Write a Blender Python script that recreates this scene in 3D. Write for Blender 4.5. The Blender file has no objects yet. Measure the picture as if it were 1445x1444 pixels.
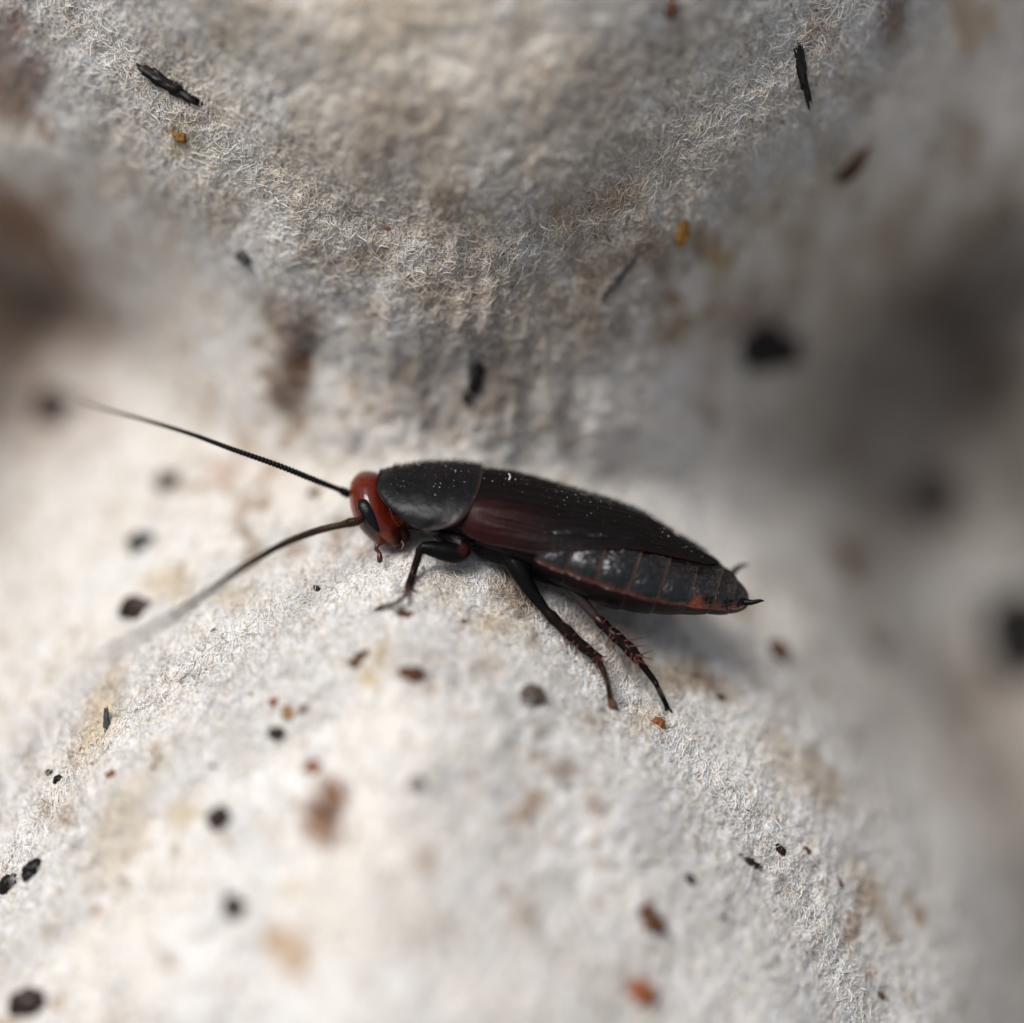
# Small dark cockroach on a moulded-pulp egg tray, macro photograph.
# Modelled 100x life size: 1 mm of the real place = 0.1 Blender units.
import bpy, math, random
import numpy as np
from mathutils import Vector, Matrix
from mathutils.kdtree import KDTree
from mathutils.bvhtree import BVHTree

rng = np.random.default_rng(7)
random.seed(7)
C = bpy.context.scene.collection
scene = bpy.context.scene

# ------------------------------------------------------------------ frame
S = 0.1                 # units per millimetre
D = 60.0                # camera to focal plane, mm
PX = 48.17              # pixels of the photograph per mm in the focal plane
PITCH = math.radians(55)
RW = Matrix.Rotation(-PITCH, 3, 'X')
RWn = np.array(RW)

def to_world(p):        # local mm (x right, y away, z up) -> world
    return (np.asarray(p, float) @ RWn.T) * S
def Q(u, v, h=0.0):     # photo pixel + height toward the camera -> local mm
    k = (D - h) / D / PX
    return np.array([(u - 722.5) * k, -h, (722.0 - v) * k])

# ------------------------------------------------------------------ camera
cam = bpy.data.cameras.new('camera'); cam_o = bpy.data.objects.new('camera', cam); C.objects.link(cam_o)
cam.sensor_width = 36; cam.lens = 36 * D / 30.0
cam.clip_start = 0.05; cam.clip_end = 500
cam_o.location = to_world((0, -D, 0))
cam_o.rotation_euler = (RW @ Matrix.Rotation(math.radians(90), 3, 'X')).to_euler()
cam.dof.use_dof = True; cam.dof.focus_distance = D * S
APERTURE = 6.6          # mm
cam.dof.aperture_fstop = cam.lens * 1e-3 / (APERTURE * S)
scene.camera = cam_o

# ------------------------------------------------------------------ light
LDIR = (RW @ Vector((-0.52, -0.98, 0.78))).normalized()      # towards the sun
el = math.asin(LDIR.z); az = math.atan2(LDIR.x, LDIR.y)
w = bpy.data.worlds.new('World'); scene.world = w; w.use_nodes = True
nt = w.node_tree; nt.nodes.clear()
sky = nt.nodes.new('ShaderNodeTexSky'); sky.sky_type = 'NISHITA'; sky.sun_disc = False
sky.sun_elevation = el; sky.sun_rotation = az; sky.dust_density = 4.0; sky.air_density = 1.0
hs = nt.nodes.new('ShaderNodeHueSaturation'); hs.inputs['Saturation'].default_value = 0.5
bg = nt.nodes.new('ShaderNodeBackground'); bg.inputs['Strength'].default_value = 0.058
wo = nt.nodes.new('ShaderNodeOutputWorld')
nt.links.new(sky.outputs[0], hs.inputs['Color']); nt.links.new(hs.outputs[0], bg.inputs['Color']); nt.links.new(bg.outputs[0], wo.inputs['Surface'])
sun = bpy.data.lights.new('sun', 'SUN'); sun.energy = 1.5; sun.angle = math.radians(30); sun.color = (1.0, 0.994, 0.985)
sun_o = bpy.data.objects.new('sun', sun); C.objects.link(sun_o)
sun_o.rotation_euler = LDIR.to_track_quat('Z', 'Y').to_euler()
sun_o.location = LDIR * 30
scene.view_settings.view_transform = 'Standard'; scene.view_settings.look = 'None'
scene.view_settings.exposure = 1.1; scene.view_settings.gamma = 1.0
scene.view_settings.use_curve_mapping = False
scene.cycles.max_bounces = 4; scene.cycles.diffuse_bounces = 2
scene.cycles_curves.subdivisions = 1

# ------------------------------------------------------------------ materials
def new_mat(name):
    m = bpy.data.materials.new(name); m.use_nodes = True
    n = m.node_tree; b = n.nodes['Principled BSDF']
    return m, n, b
def noise_node(n, scale, detail=4, rough=0.6, coord='Object'):
    tc = n.nodes.new('ShaderNodeTexCoord'); t = n.nodes.new('ShaderNodeTexNoise')
    t.inputs['Scale'].default_value = scale; t.inputs['Detail'].default_value = detail; t.inputs['Roughness'].default_value = rough
    n.links.new(tc.outputs[coord], t.inputs['Vector']); return t
def ramp_node(n, src, stops):
    r = n.nodes.new('ShaderNodeValToRGB'); e = r.color_ramp.elements
    while len(e) < len(stops): e.new(0.5)
    for k, (p, c) in enumerate(stops):
        e[k].position = p; e[k].color = (*c, 1) if len(c) == 3 else c
    n.links.new(src, r.inputs['Fac']); return r
def mix_node(n, a, b, fac, mode='MIX'):
    m = n.nodes.new('ShaderNodeMix'); m.data_type = 'RGBA'; m.blend_type = mode
    for s, val in ((m.inputs[6], a), (m.inputs[7], b), (m.inputs[0], fac)):
        if isinstance(val, (int, float)): s.default_value = val
        elif isinstance(val, tuple): s.default_value = (*val, 1)
        else: n.links.new(val, s)
    return m.outputs[2]
def bump(n, b, src, strength, dist):
    k = n.nodes.new('ShaderNodeBump'); k.inputs['Strength'].default_value = strength; k.inputs['Distance'].default_value = dist
    n.links.new(src, k.inputs['Height']); n.links.new(k.outputs[0], b.inputs['Normal']); return k

def mat_pulp():
    m, n, b = new_mat('moulded_pulp')
    a1 = noise_node(n, 2.2, 3, 0.6); a2 = noise_node(n, 14, 4, 0.7); a3 = noise_node(n, 60, 3, 0.7)
    base = ramp_node(n, a1.outputs['Fac'], [(0.30, (0.62, 0.575, 0.515)), (0.5, (0.68, 0.65, 0.61)), (0.72, (0.66, 0.65, 0.635))])
    fleck = ramp_node(n, a2.outputs['Fac'], [(0.30, (0.58, 0.50, 0.40)), (0.44, (0.92, 0.90, 0.86)), (0.60, (1, 1, 1)), (0.78, (0.86, 0.88, 0.92))])
    fine = ramp_node(n, a3.outputs['Fac'], [(0.30, (0.62, 0.58, 0.54)), (0.50, (1, 1, 1))])
    c = mix_node(n, base.outputs['Color'], fleck.outputs['Color'], 0.75, 'MULTIPLY')
    c = mix_node(n, c, fine.outputs['Color'], 0.7, 'MULTIPLY')
    at = n.nodes.new('ShaderNodeAttribute'); at.attribute_name = 'stain_shade'
    c = mix_node(n, c, at.outputs['Color'], 1.0, 'MULTIPLY')
    n.links.new(c, b.inputs['Base Color'])
    b.inputs['Roughness'].default_value = 0.95; b.inputs['Specular IOR Level'].default_value = 0.15
    bp = noise_node(n, 110, 4, 0.75)
    bump(n, b, bp.outputs['Fac'], 0.7, 0.006)
    return m
def mat_fibre():
    m, n, b = new_mat('pulp_fibre')
    hi = n.nodes.new('ShaderNodeHairInfo')
    r = ramp_node(n, hi.outputs['Random'], [(0.0, (0.10, 0.055, 0.03)), (0.015, (0.35, 0.24, 0.15)), (0.05, (0.52, 0.46, 0.38)), (0.35, (0.70, 0.67, 0.62)), (0.8, (0.78, 0.77, 0.75)), (1.0, (0.66, 0.68, 0.72))])
    at = n.nodes.new('ShaderNodeAttribute'); at.attribute_name = 'stain_shade'
    c = mix_node(n, r.outputs['Color'], at.outputs['Color'], 0.85, 'MULTIPLY')
    n.links.new(c, b.inputs['Base Color'])
    b.inputs['Roughness'].default_value = 0.75; b.inputs['Specular IOR Level'].default_value = 0.25
    return m
def mat_shell(name, rough=0.35, bscale=40, bstr=0.35, bdist=0.004, coat=0.0, spec=0.5, mott=0.5):
    # cuticle: colour from the part's own pigment attribute, mottled by noise
    m, n, b = new_mat(name)
    at = n.nodes.new('ShaderNodeAttribute'); at.attribute_name = 'pigment'
    nz = noise_node(n, 18, 5, 0.65)
    r = ramp_node(n, nz.outputs['Fac'], [(0.3, (0.62, 0.62, 0.62)), (0.7, (1.25, 1.2, 1.2))])
    c = mix_node(n, at.outputs['Color'], r.outputs['Color'], mott, 'MULTIPLY')
    n.links.new(c, b.inputs['Base Color'])
    rr = ramp_node(n, nz.outputs['Fac'], [(0.3, (rough * 0.75,) * 3), (0.7, (min(1, rough * 1.3),) * 3)])
    n.links.new(rr.outputs['Color'], b.inputs['Roughness'])
    b.inputs['Specular IOR Level'].default_value = spec
    if name == 'cuticle_body':                         # the red head is glossier than the black limbs
        sp = n.nodes.new('ShaderNodeSeparateColor'); mr = n.nodes.new('ShaderNodeMapRange'); n.links.new(at.outputs['Color'], sp.inputs[0]); n.links.new(sp.outputs[0], mr.inputs['Value'])
        mr.inputs['From Min'].default_value = 0.02; mr.inputs['From Max'].default_value = 0.06; mr.inputs['To Min'].default_value = spec; mr.inputs['To Max'].default_value = 0.45; n.links.new(mr.outputs[0], b.inputs['Specular IOR Level'])
    b.inputs['Coat Weight'].default_value = coat; b.inputs['Coat Roughness'].default_value = 0.12
    bp = noise_node(n, bscale, 3, 0.6); bump(n, b, bp.outputs['Fac'], bstr, bdist)
    return m
def mat_plain(name, col, rough, vary=0.4, scale=30, spec=0.4):
    m, n, b = new_mat(name)
    nz = noise_node(n, scale, 4, 0.65)
    r = ramp_node(n, nz.outputs['Fac'], [(0.3, tuple(x * (1 - vary) for x in col)), (0.7, tuple(min(1, x * (1 + vary)) for x in col))])
    n.links.new(r.outputs['Color'], b.inputs['Base Color']); b.inputs['Roughness'].default_value = rough
    b.inputs['Specular IOR Level'].default_value = spec
    bump(n, b, nz.outputs['Fac'], 0.5, 0.006)
    return m
M = dict(pulp=mat_pulp(), fibre=mat_fibre(),
         body=mat_shell('cuticle_body', 0.24, 60, 0.3, 0.003, coat=0.0, spec=0.08),
         tergite=mat_shell('cuticle_plate', 0.26, 24, 0.9, 0.014, spec=0.6),
         sternite=mat_shell('cuticle_belly', 0.35, 30, 0.5, 0.006, spec=0.12),
         pronotum=mat_shell('cuticle_pronotum', 0.38, 30, 0.6, 0.006, spec=0.17),
         wing=mat_shell('cuticle_wing', 0.42, 45, 0.45, 0.004, spec=0.08),
         eye=mat_plain('eye_black', (0.004, 0.004, 0.005), 0.22, 0.3, 60, 0.2),
         spine=mat_plain('spine_amber', (0.06, 0.014, 0.008), 0.35, 0.3, 30, 0.2),
         seta=mat_plain('seta_brown', (0.012, 0.008, 0.006), 0.5, 0.3, 30, 0.2),
         dust=mat_plain('dust_pale', (0.55, 0.52, 0.47), 0.8, 0.3, 60))
FR = dict(black=(0.008, 0.006, 0.005), dark=(0.022, 0.011, 0.007), brown=(0.085, 0.036, 0.016), rust=(0.22, 0.075, 0.028),
          grey=(0.075, 0.055, 0.042), tan=(0.30, 0.18, 0.085), ochre=(0.24, 0.12, 0.025), blue=(0.055, 0.053, 0.053))
for k, c in FR.items(): M['fr_' + k] = mat_plain('dropping_' + k, c, 0.6 if k not in ('black', 'dark') else 0.35, 0.55, 22, 0.2)

# ------------------------------------------------------------------ object helpers
def link_mesh(name, verts_local, faces, mat, parent=None, smooth=True, colours=None, origin=None):
    me = bpy.data.meshes.new(name)
    wv = to_world(verts_local)
    off = np.array(parent_world(parent)) if parent is not None else (np.array(origin) if origin is not None else np.zeros(3))
    me.from_pydata((wv - off).tolist(), [], faces)
    if smooth: me.polygons.foreach_set('use_smooth', [True] * len(me.polygons))
    if colours is not None: set_colour(me, 'pigment', colours)
    me.materials.append(mat); me.update()
    o = bpy.data.objects.new(name, me); C.objects.link(o)
    if parent is not None: o.parent = parent
    elif origin is not None: o.location = origin
    return o
def parent_world(p):
    v = Vector((0, 0, 0))
    while p is not None: v += p.location; p = p.parent
    return v
def set_colour(me, name, cols):
    a = me.color_attributes.new(name, 'FLOAT_COLOR', 'POINT')
    c = np.ones((len(cols), 4), np.float32); c[:, :3] = cols
    a.data.foreach_set('color', c.ravel())
def tag(o, label=None, cat=None, group=None, kind=None):
    if label: o['label'] = label
    if cat: o['category'] = cat
    if group: o['group'] = group
    if kind: o['kind'] = kind
    return o
def empty(name, loc):
    o = bpy.data.objects.new(name, None); C.objects.link(o); o.location = loc; o.empty_display_size = 0.1
    return o
def hair_object(name, pts, radius, mat, parent, extra=None):   # pts (N,K,3) local mm, radius (N,K) mm
    N, K = pts.shape[:2]
    cu = bpy.data.hair_curves.new(name); cu.add_curves([K] * N)
    wv = to_world(pts.reshape(-1, 3)) - np.array(parent_world(parent))
    cu.attributes['position'].data.foreach_set('vector', wv.astype(np.float32).ravel())
    ra = cu.attributes.get('radius') or cu.attributes.new('radius', 'FLOAT', 'POINT')
    ra.data.foreach_set('value', (radius * S).astype(np.float32).ravel())
    if extra is not None:
        a = cu.attributes.new('stain_shade', 'FLOAT_COLOR', 'CURVE')
        c = np.ones((N, 4), np.float32); c[:, :3] = extra; a.data.foreach_set('color', c.ravel())
    cu.materials.append(mat)
    o = bpy.data.objects.new(name, cu); C.objects.link(o); o.parent = parent
    tag(o, kind='stuff'); return o
def smoothstep(a, b, x):
    t = np.clip((x - a) / (b - a), 0, 1); return t * t * (3 - 2 * t)

# ------------------------------------------------------------------ the tray: relief as a height field (mm)
EXT = 35.96875; STEP = 0.0625
NX = int(2 * EXT / STEP) + 1
gx = np.linspace(-EXT, EXT, NX); gz = np.linspace(-EXT, EXT, NX)
GX, GZ = np.meshgrid(gx, gz)              # [iz, ix]
def band_noise(sigma, seed, sx=1.0, sz=1.0, n=NX, step=STEP):
    r = np.random.default_rng(seed).standard_normal((n, n))
    f = np.fft.fftfreq(n, step); FX, FZ = np.meshgrid(f, f)
    flt = np.exp(-2 * (math.pi * sigma) ** 2 * ((FX * sx) ** 2 + (FZ * sz) ** 2))
    q = np.fft.ifft2(np.fft.fft2(r) * flt).real
    return q / q.std()
def blur(a, sigma, step):
    n = a.shape[0]; p = n // 4; b = np.pad(a, p, mode='edge')
    f = np.fft.fftfreq(b.shape[0], step); FX, FZ = np.meshgrid(f, f)
    return np.fft.ifft2(np.fft.fft2(b) * np.exp(-2 * (math.pi * sigma) ** 2 * (FX ** 2 + FZ ** 2))).real[p:p + n, p:p + n]
def signed_dist(poly, below):             # + on the chosen side of the curve, mm
    n = 241; c = np.linspace(-EXT, EXT, n); X, Z = np.meshgrid(c, c)
    P = np.array([((u - 722.5) / PX, (722 - v) / PX) for u, v in poly])
    t = np.linspace(0, 1, 30, endpoint=False)
    dense = np.concatenate([P[i] + (P[i + 1] - P[i]) * t[:, None] for i in range(len(P) - 1)])
    d = np.full(X.shape, 1e9)
    for q in dense: d = np.minimum(d, (X - q[0]) ** 2 + (Z - q[1]) ** 2)
    d = np.sqrt(d); z0 = np.interp(X, P[:, 0], P[:, 1])
    sgn = np.where((Z < z0) == below, 1, -1)
    return upsample(blur(d * sgn, 0.8, c[1] - c[0]), c)
def upsample(a, c):
    f = (gx - c[0]) / (c[1] - c[0]); i = np.clip(f.astype(int), 0, len(c) - 2); t = f - i
    t = t * 1.0
    r = a[:, i] * (1 - t) + a[:, i + 1] * t
    return r[i] * (1 - t)[:, None] + r[i + 1] * t[:, None]
LOW = [(-700, 2100), (-300, 1560), (0, 1230), (150, 1050), (300, 930), (450, 845), (530, 815), (620, 806), (700, 832), (800, 902), (900, 988), (1000, 1080), (1080, 1180), (1150, 1300), (1220, 1444), (1330, 1750), (1450, 2200)]
UPP = [(-420, -500), (-100, -180), (60, -20), (250, 130), (370, 220), (480, 300), (600, 332), (720, 340), (850, 290), (960, 200), (1060, 120), (1180, 0), (1330, -180), (1600, -500)]
tl = signed_dist(LOW, True); tu = signed_dist(UPP, False)
dx = GX - (630 - 722.5) / PX
def soft(x, k): return np.logaddexp(0, x / k) * k      # soft max(0, x)
hl = np.where(tl > 0, 13.5 * (1 - np.exp(-np.maximum(tl, 0) / 10.5)), 1.28 * tl)
far = soft(-tl - 5.0, 0.7)
hl = hl + far * np.where(dx > 0, 0.0, 0.12) - 0.055 * np.maximum(dx - 5, 0) ** 2 * smoothstep(2, 7, -tl) * (0.35 + 0.65 * smoothstep(-13, -5, GZ))
hu = np.where(tu > 0, 10.0 * (1 - np.exp(-np.maximum(tu, 0) / 9.5)), 0.58 * tu)
hu = hu - (0.045 * dx ** 2 + 0.055 * np.maximum(dx - 4.5, 0) ** 2 + 0.06 * np.maximum(-dx - 5, 0) ** 2) * smoothstep(0, 5, -tu) * (1 - 0.8 * smoothstep(5.5, 12, GZ))
nb1 = 7 - 0.125 * ((GX + 32) ** 2 + 0.6 * (GZ - 5) ** 2); nb2 = 7 - 0.115 * ((GX - 34.5) ** 2 + 0.8 * (GZ - 8) ** 2)   # neighbouring humps outside the frame
K = 0.55
base = np.logaddexp(hl / K, hu / K) * K
base = np.logaddexp(base, np.logaddexp(nb1, nb2)); flo = -21 - 2 * smoothstep(6, 15, GX); base = flo + soft(base - flo, 1.5); base = blur(base, 0.22, STEP)
lumps = 0.20 * band_noise(1.6, 1) + 0.085 * band_noise(0.55, 2) * (1 - 0.5 * smoothstep(2, 6, tl) - 0.5 * smoothstep(2, 6, tu))
n3 = band_noise(0.20, 3); n4 = band_noise(0.11, 4)
ridged = 0.048 * (0.75 - np.abs(n3)) + 0.034 * n4 + 0.018 * band_noise(0.07, 5)
neck = np.exp(-(((GX + 0.9) / 4.2) ** 2 + ((GZ - 4.6) / 3.0) ** 2))      # upright furrows in the neck
furrow = neck * (0.20 * band_noise(0.30, 6, 1.0, 3.0) - 0.12 * np.abs(band_noise(0.22, 8, 1.0, 2.5)))
rough_up = 0.8 + 0.1 * np.exp(-(((GX) / 9) ** 2 + ((GZ - 8) / 5) ** 2))
H = base + lumps + ridged * rough_up + furrow
H_SMOOTH = base + lumps + furrow

def surf(x, z, A=H):
    fx = np.clip((np.asarray(x) + EXT) / STEP, 0, NX - 1.001); fz = np.clip((np.asarray(z) + EXT) / STEP, 0, NX - 1.001)
    i = fx.astype(int); j = fz.astype(int); a = fx - i; b = fz - j
    return (A[j, i] * (1 - a) + A[j, i + 1] * a) * (1 - b) + (A[j + 1, i] * (1 - a) + A[j + 1, i + 1] * a) * b
def hit(u, v):          # where the line of sight through a pixel meets the tray
    hs_ = np.arange(13, -36, -0.04)
    k = (D - hs_) / D / PX; x = (u - 722.5) * k; z = (722.0 - v) * k
    s = surf(x, z); idx = np.argmax(s >= hs_)
    return np.array([x[idx], -s[idx], z[idx]])
def normal_at(p, e=0.3):
    x, z = p[0], p[2]
    hx = (surf(x + e, z, H_SMOOTH) - surf(x - e, z, H_SMOOTH)) / (2 * e); hz = (surf(x, z + e, H_SMOOTH) - surf(x, z - e, H_SMOOTH)) / (2 * e)
    n = np.array([-hx, -1.0, -hz]); return n / np.linalg.norm(n)

# pulp stains, plus shade painted into the hollows and under the cockroach: (u, v, half-width px, half-height px, angle, colour multiplier, strength)
STAINS_SHADE = [(1450, 1150, 130, 260, 0, (0.62, 0.585, 0.56), 0.95), (1290, 580, 330, 290, 0, (0.68, 0.65, 0.62), 0.9), (468, 1130, 30, 26, 0, (0.40, 0.25, 0.17), 0.97), (452, 1170, 28, 30, 0, (0.46, 0.29, 0.19), 0.97), (590, 590, 12, 60, 0, (0.5, 0.45, 0.42), 0.5), (640, 600, 10, 50, 5, (0.6, 0.55, 0.5), 0.5), (545, 560, 10, 44, 5, (0.6, 0.52, 0.47), 0.5), (740, 560, 14, 50, 0, (0.55, 0.5, 0.47), 0.5), (800, 580, 16, 46, 0, (0.62, 0.58, 0.55), 0.5), (700, 150, 620, 260, 0, (0.93, 0.87, 0.785), 0.9), (680, 420, 330, 170, 0, (0.92, 0.87, 0.81), 0.8), (1165, 1095, 52, 26, 50, (0.50, 0.38, 0.25), 0.75), (1148, 1056, 22, 15, 20, (0.45, 0.36, 0.27), 0.7), (1110, 1075, 60, 30, 40, (0.80, 0.71, 0.57), 0.7),  # first two paint shade into the lower right edge and the right hollow
    (1005, 968, 34, 14, 30, (0.42, 0.31, 0.19), 0.85), (960, 955, 60, 22, 10, (0.78, 0.68, 0.52), 0.8), (905, 1015, 26, 14, 0, (0.75, 0.66, 0.52), 0.7), (1230, 1270, 20, 55, -40, (0.66, 0.52, 0.34), 0.8),
    (410, 1345, 36, 30, 0, (0.74, 0.58, 0.42), 0.9), (415, 1245, 26, 20, 0, (0.78, 0.64, 0.46), 0.9), (540, 925, 9, 15, 0, (0.68, 0.50, 0.24), 0.9), (518, 955, 16, 12, 0, (0.80, 0.68, 0.45), 0.9),
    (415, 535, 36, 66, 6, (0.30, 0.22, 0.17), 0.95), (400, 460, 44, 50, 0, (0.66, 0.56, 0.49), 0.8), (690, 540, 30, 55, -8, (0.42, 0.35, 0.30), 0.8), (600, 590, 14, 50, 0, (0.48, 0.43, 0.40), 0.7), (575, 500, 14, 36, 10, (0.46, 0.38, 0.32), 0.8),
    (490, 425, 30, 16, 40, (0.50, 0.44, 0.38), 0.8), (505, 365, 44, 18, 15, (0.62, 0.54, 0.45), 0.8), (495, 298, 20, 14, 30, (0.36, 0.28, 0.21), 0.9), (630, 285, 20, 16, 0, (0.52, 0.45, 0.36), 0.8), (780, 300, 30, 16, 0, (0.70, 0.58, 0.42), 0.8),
    (700, 450, 190, 70, 0, (0.72, 0.67, 0.62), 0.75), (680, 560, 170, 70, 0, (0.72, 0.67, 0.63), 0.7), (800, 470, 60, 30, -30, (0.62, 0.55, 0.48), 0.6),
    (870, 285, 26, 18, 20, (0.62, 0.47, 0.32), 0.7), (1000, 560, 24, 70, 0, (0.70, 0.60, 0.52), 0.7), (1010, 598, 22, 24, 0, (0.50, 0.38, 0.30), 0.8),
    (20, 95, 60, 60, 0, (0.46, 0.35, 0.30), 0.9), (20, 430, 190, 150, 10, (0.60, 0.49, 0.43), 0.95), (40, 340, 120, 40, 10, (0.66, 0.54, 0.47), 0.8), (60, 610, 120, 50, 0, (0.66, 0.57, 0.53), 0.7),  # left hollow: brown tone of the pulp deepened with painted shade
    (1260, 20, 24, 60, 20, (0.45, 0.34, 0.26), 0.85), (1370, 30, 50, 30, 0, (0.80, 0.68, 0.52), 0.7), (250, 210, 36, 20, 30, (0.70, 0.60, 0.36), 0.8), (1000, 350, 40, 16, 20, (0.74, 0.62, 0.40), 0.8),
    (560, 20, 100, 50, 0, (0.80, 0.73, 0.62), 0.6), (320, 30, 60, 40, 40, (0.74, 0.68, 0.56), 0.5), (870, 110, 120, 50, -30, (0.80, 0.74, 0.66), 0.6), (560, 165, 80, 40, 0, (0.78, 0.70, 0.60), 0.6),
    (230, 820, 50, 26, 0, (0.80, 0.70, 0.52), 0.8), (330, 840, 26, 14, 0, (0.78, 0.70, 0.58), 0.7), (355, 790, 16, 16, 0, (0.62, 0.52, 0.42), 0.7), (350, 745, 12, 12, 0, (0.62, 0.63, 0.66), 0.8), (860, 665, 16, 14, 0, (0.55, 0.53, 0.54), 0.8), (690, 682, 20, 12, 0, (0.5, 0.48, 0.47), 0.8),
    (310, 670, 16, 14, 0, (0.85, 0.68, 0.60), 0.8), (500, 628, 14, 22, 40, (0.42, 0.41, 0.42), 0.9), (130, 1030, 24, 70, 25, (0.84, 0.73, 0.54), 0.8), (165, 1170, 30, 90, 30, (0.90, 0.82, 0.68), 0.7), (260, 1150, 26, 20, 0, (0.72, 0.63, 0.46), 0.7), (380, 1170, 30, 24, 0, (0.80, 0.76, 0.70), 0.7), (590, 1300, 60, 40, 20, (0.84, 0.83, 0.82), 0.7),
    (1300, 590, 160, 200, 0, (0.68, 0.65, 0.62), 0.85), (1410, 470, 120, 120, 0, (0.66, 0.62, 0.60), 0.8), (1380, 980, 70, 130, -20, (0.70, 0.66, 0.62), 0.6), (1080, 445, 60, 46, 0, (0.66, 0.58, 0.54), 0.8), (1120, 1000, 30, 30, 0, (0.84, 0.80, 0.78), 0.6), (1260, 1010, 30, 24, 30, (0.76, 0.72, 0.70), 0.7),  # the large grey entries paint the right hollow's shade into the colour
    (700, 880, 60, 24, 20, (0.80, 0.70, 0.52), 0.7), (735, 838, 66, 34, 30, (0.42, 0.32, 0.23), 0.9), (850, 890, 60, 26, 30, (0.62, 0.56, 0.50), 0.7), (640, 825, 60, 16, 10, (0.66, 0.60, 0.52), 0.6), (448, 850, 16, 22, 20, (0.55, 0.50, 0.46), 0.7), (905, 880, 70, 26, 15, (0.62, 0.62, 0.64), 0.5), (690, 940, 20, 14, 0, (0.86, 0.74, 0.58), 0.7)]  # entries beneath legs and abdomen paint the insect's shadow, over some brown dirt
stain_shade = np.ones((NX, NX, 3))  # colour multiplier holding both real stains and painted shade
wob = band_noise(0.35, 21); wob2 = band_noise(0.14, 22)
for (u, v, a, b, ang, col, st) in STAINS_SHADE:
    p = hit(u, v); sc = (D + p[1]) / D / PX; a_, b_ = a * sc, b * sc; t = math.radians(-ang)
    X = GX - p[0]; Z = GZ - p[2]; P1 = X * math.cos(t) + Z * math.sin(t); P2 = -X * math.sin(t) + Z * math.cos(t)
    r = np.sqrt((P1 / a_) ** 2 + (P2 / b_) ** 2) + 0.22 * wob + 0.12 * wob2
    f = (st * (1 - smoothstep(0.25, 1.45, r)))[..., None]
    stain_shade *= 1 - f + f * np.array(col) ** (1.35 if a < 100 else 1.0)
# fine brown and grey flecks through the pulp
fl = band_noise(0.085, 31); flm = band_noise(1.2, 33); f = (smoothstep(1.75, 2.5, fl + 0.45 * flm) * 0.65)[..., None]
stain_shade *= 1 - f + f * np.array((0.42, 0.30, 0.20))
fl = band_noise(0.17, 34); f = (smoothstep(2.1, 2.7, fl + 0.7 * band_noise(1.8, 35)) * 0.75)[..., None]
stain_shade *= 1 - f + f * np.array((0.46, 0.31, 0.19))
fl = band_noise(0.11, 32); f = (smoothstep(1.8, 2.6, fl + 0.4 * flm) * 0.55)[..., None]
stain_shade *= 1 - f + f * np.array((0.45, 0.45, 0.50))

base_pt = hit(720, 850)
tray = empty('egg_tray', Vector(to_world((0, 12, -15))))
tag(tray, 'off-white moulded pulp egg tray with two fuzzy speckled humps and a narrow neck', 'egg tray')
mid = np.arange(int((EXT - 18.5) / STEP), int((EXT + 18.5) / STEP) + 1)              # fine grid in view, coarse beyond
sel = np.unique(np.concatenate([np.arange(0, mid[0], 6), mid, np.arange(mid[-1], NX, 6), [NX - 1]])); NS = len(sel)
SX, SZ, SH = GX[np.ix_(sel, sel)], GZ[np.ix_(sel, sel)], H[np.ix_(sel, sel)]; SST = stain_shade[np.ix_(sel, sel)]
tv = np.stack([SX, -SH, SZ], -1).reshape(-1, 3)
ii = (np.arange(NS - 1)[:, None] * NS + np.arange(NS - 1)[None]).ravel()
tf = np.stack([ii, ii + 1, ii + NS + 1, ii + NS], -1)
me = bpy.data.meshes.new('pulp_sheet')
back = tv.copy(); back[:, 1] += 1.6                                # the sheet is 1.6 mm thick: back face and rim
bi = np.unique(np.concatenate([np.arange(0, NS, 8), [NS - 1]])); NB = len(bi)
bgx, bgz = np.meshgrid(bi, bi); bidx = (bgz * NS + bgx).ravel(); bverts = back[bidx]
off = len(tv)
kk = (np.arange(NB - 1)[:, None] * NB + np.arange(NB - 1)[None]).ravel() + off
bf = np.stack([kk, kk + NB, kk + NB + 1, kk + 1], -1)
rim = []
e_front = [np.array([j for j in bi]), np.array([(NS - 1) * NS + j for j in bi]), np.array([j * NS for j in bi]), np.array([j * NS + NS - 1 for j in bi])]
e_back = [np.arange(NB) + off, (NB - 1) * NB + np.arange(NB) + off, np.arange(NB) * NB + off, np.arange(NB) * NB + NB - 1 + off]
for k in range(4):
    for j in range(NB - 1):
        q = [e_front[k][j], e_front[k][j + 1], e_back[k][j + 1], e_back[k][j]]
        rim.append(q if k in (1, 2) else q[::-1])
allf = np.concatenate([tf, bf, np.array(rim)]).astype(np.int32)
allv = to_world(np.concatenate([tv, bverts])) - np.array(tray.location)
me.vertices.add(len(allv)); me.vertices.foreach_set('co', allv.astype(np.float32).ravel())
me.loops.add(allf.size); me.loops.foreach_set('vertex_index', allf.ravel())
me.polygons.add(len(allf)); me.polygons.foreach_set('loop_start', np.arange(0, allf.size, 4, dtype=np.int32)); me.polygons.foreach_set('loop_total', np.full(len(allf), 4, np.int32))
me.polygons.foreach_set('use_smooth', np.ones(len(allf), bool)); me.update(calc_edges=True); me.validate()
set_colour(me, 'stain_shade', np.concatenate([SST.reshape(-1, 3), np.ones((len(bverts), 3))]))
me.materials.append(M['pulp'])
sheet = bpy.data.objects.new('pulp_sheet', me); C.objects.link(sheet); sheet.parent = tray

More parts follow.
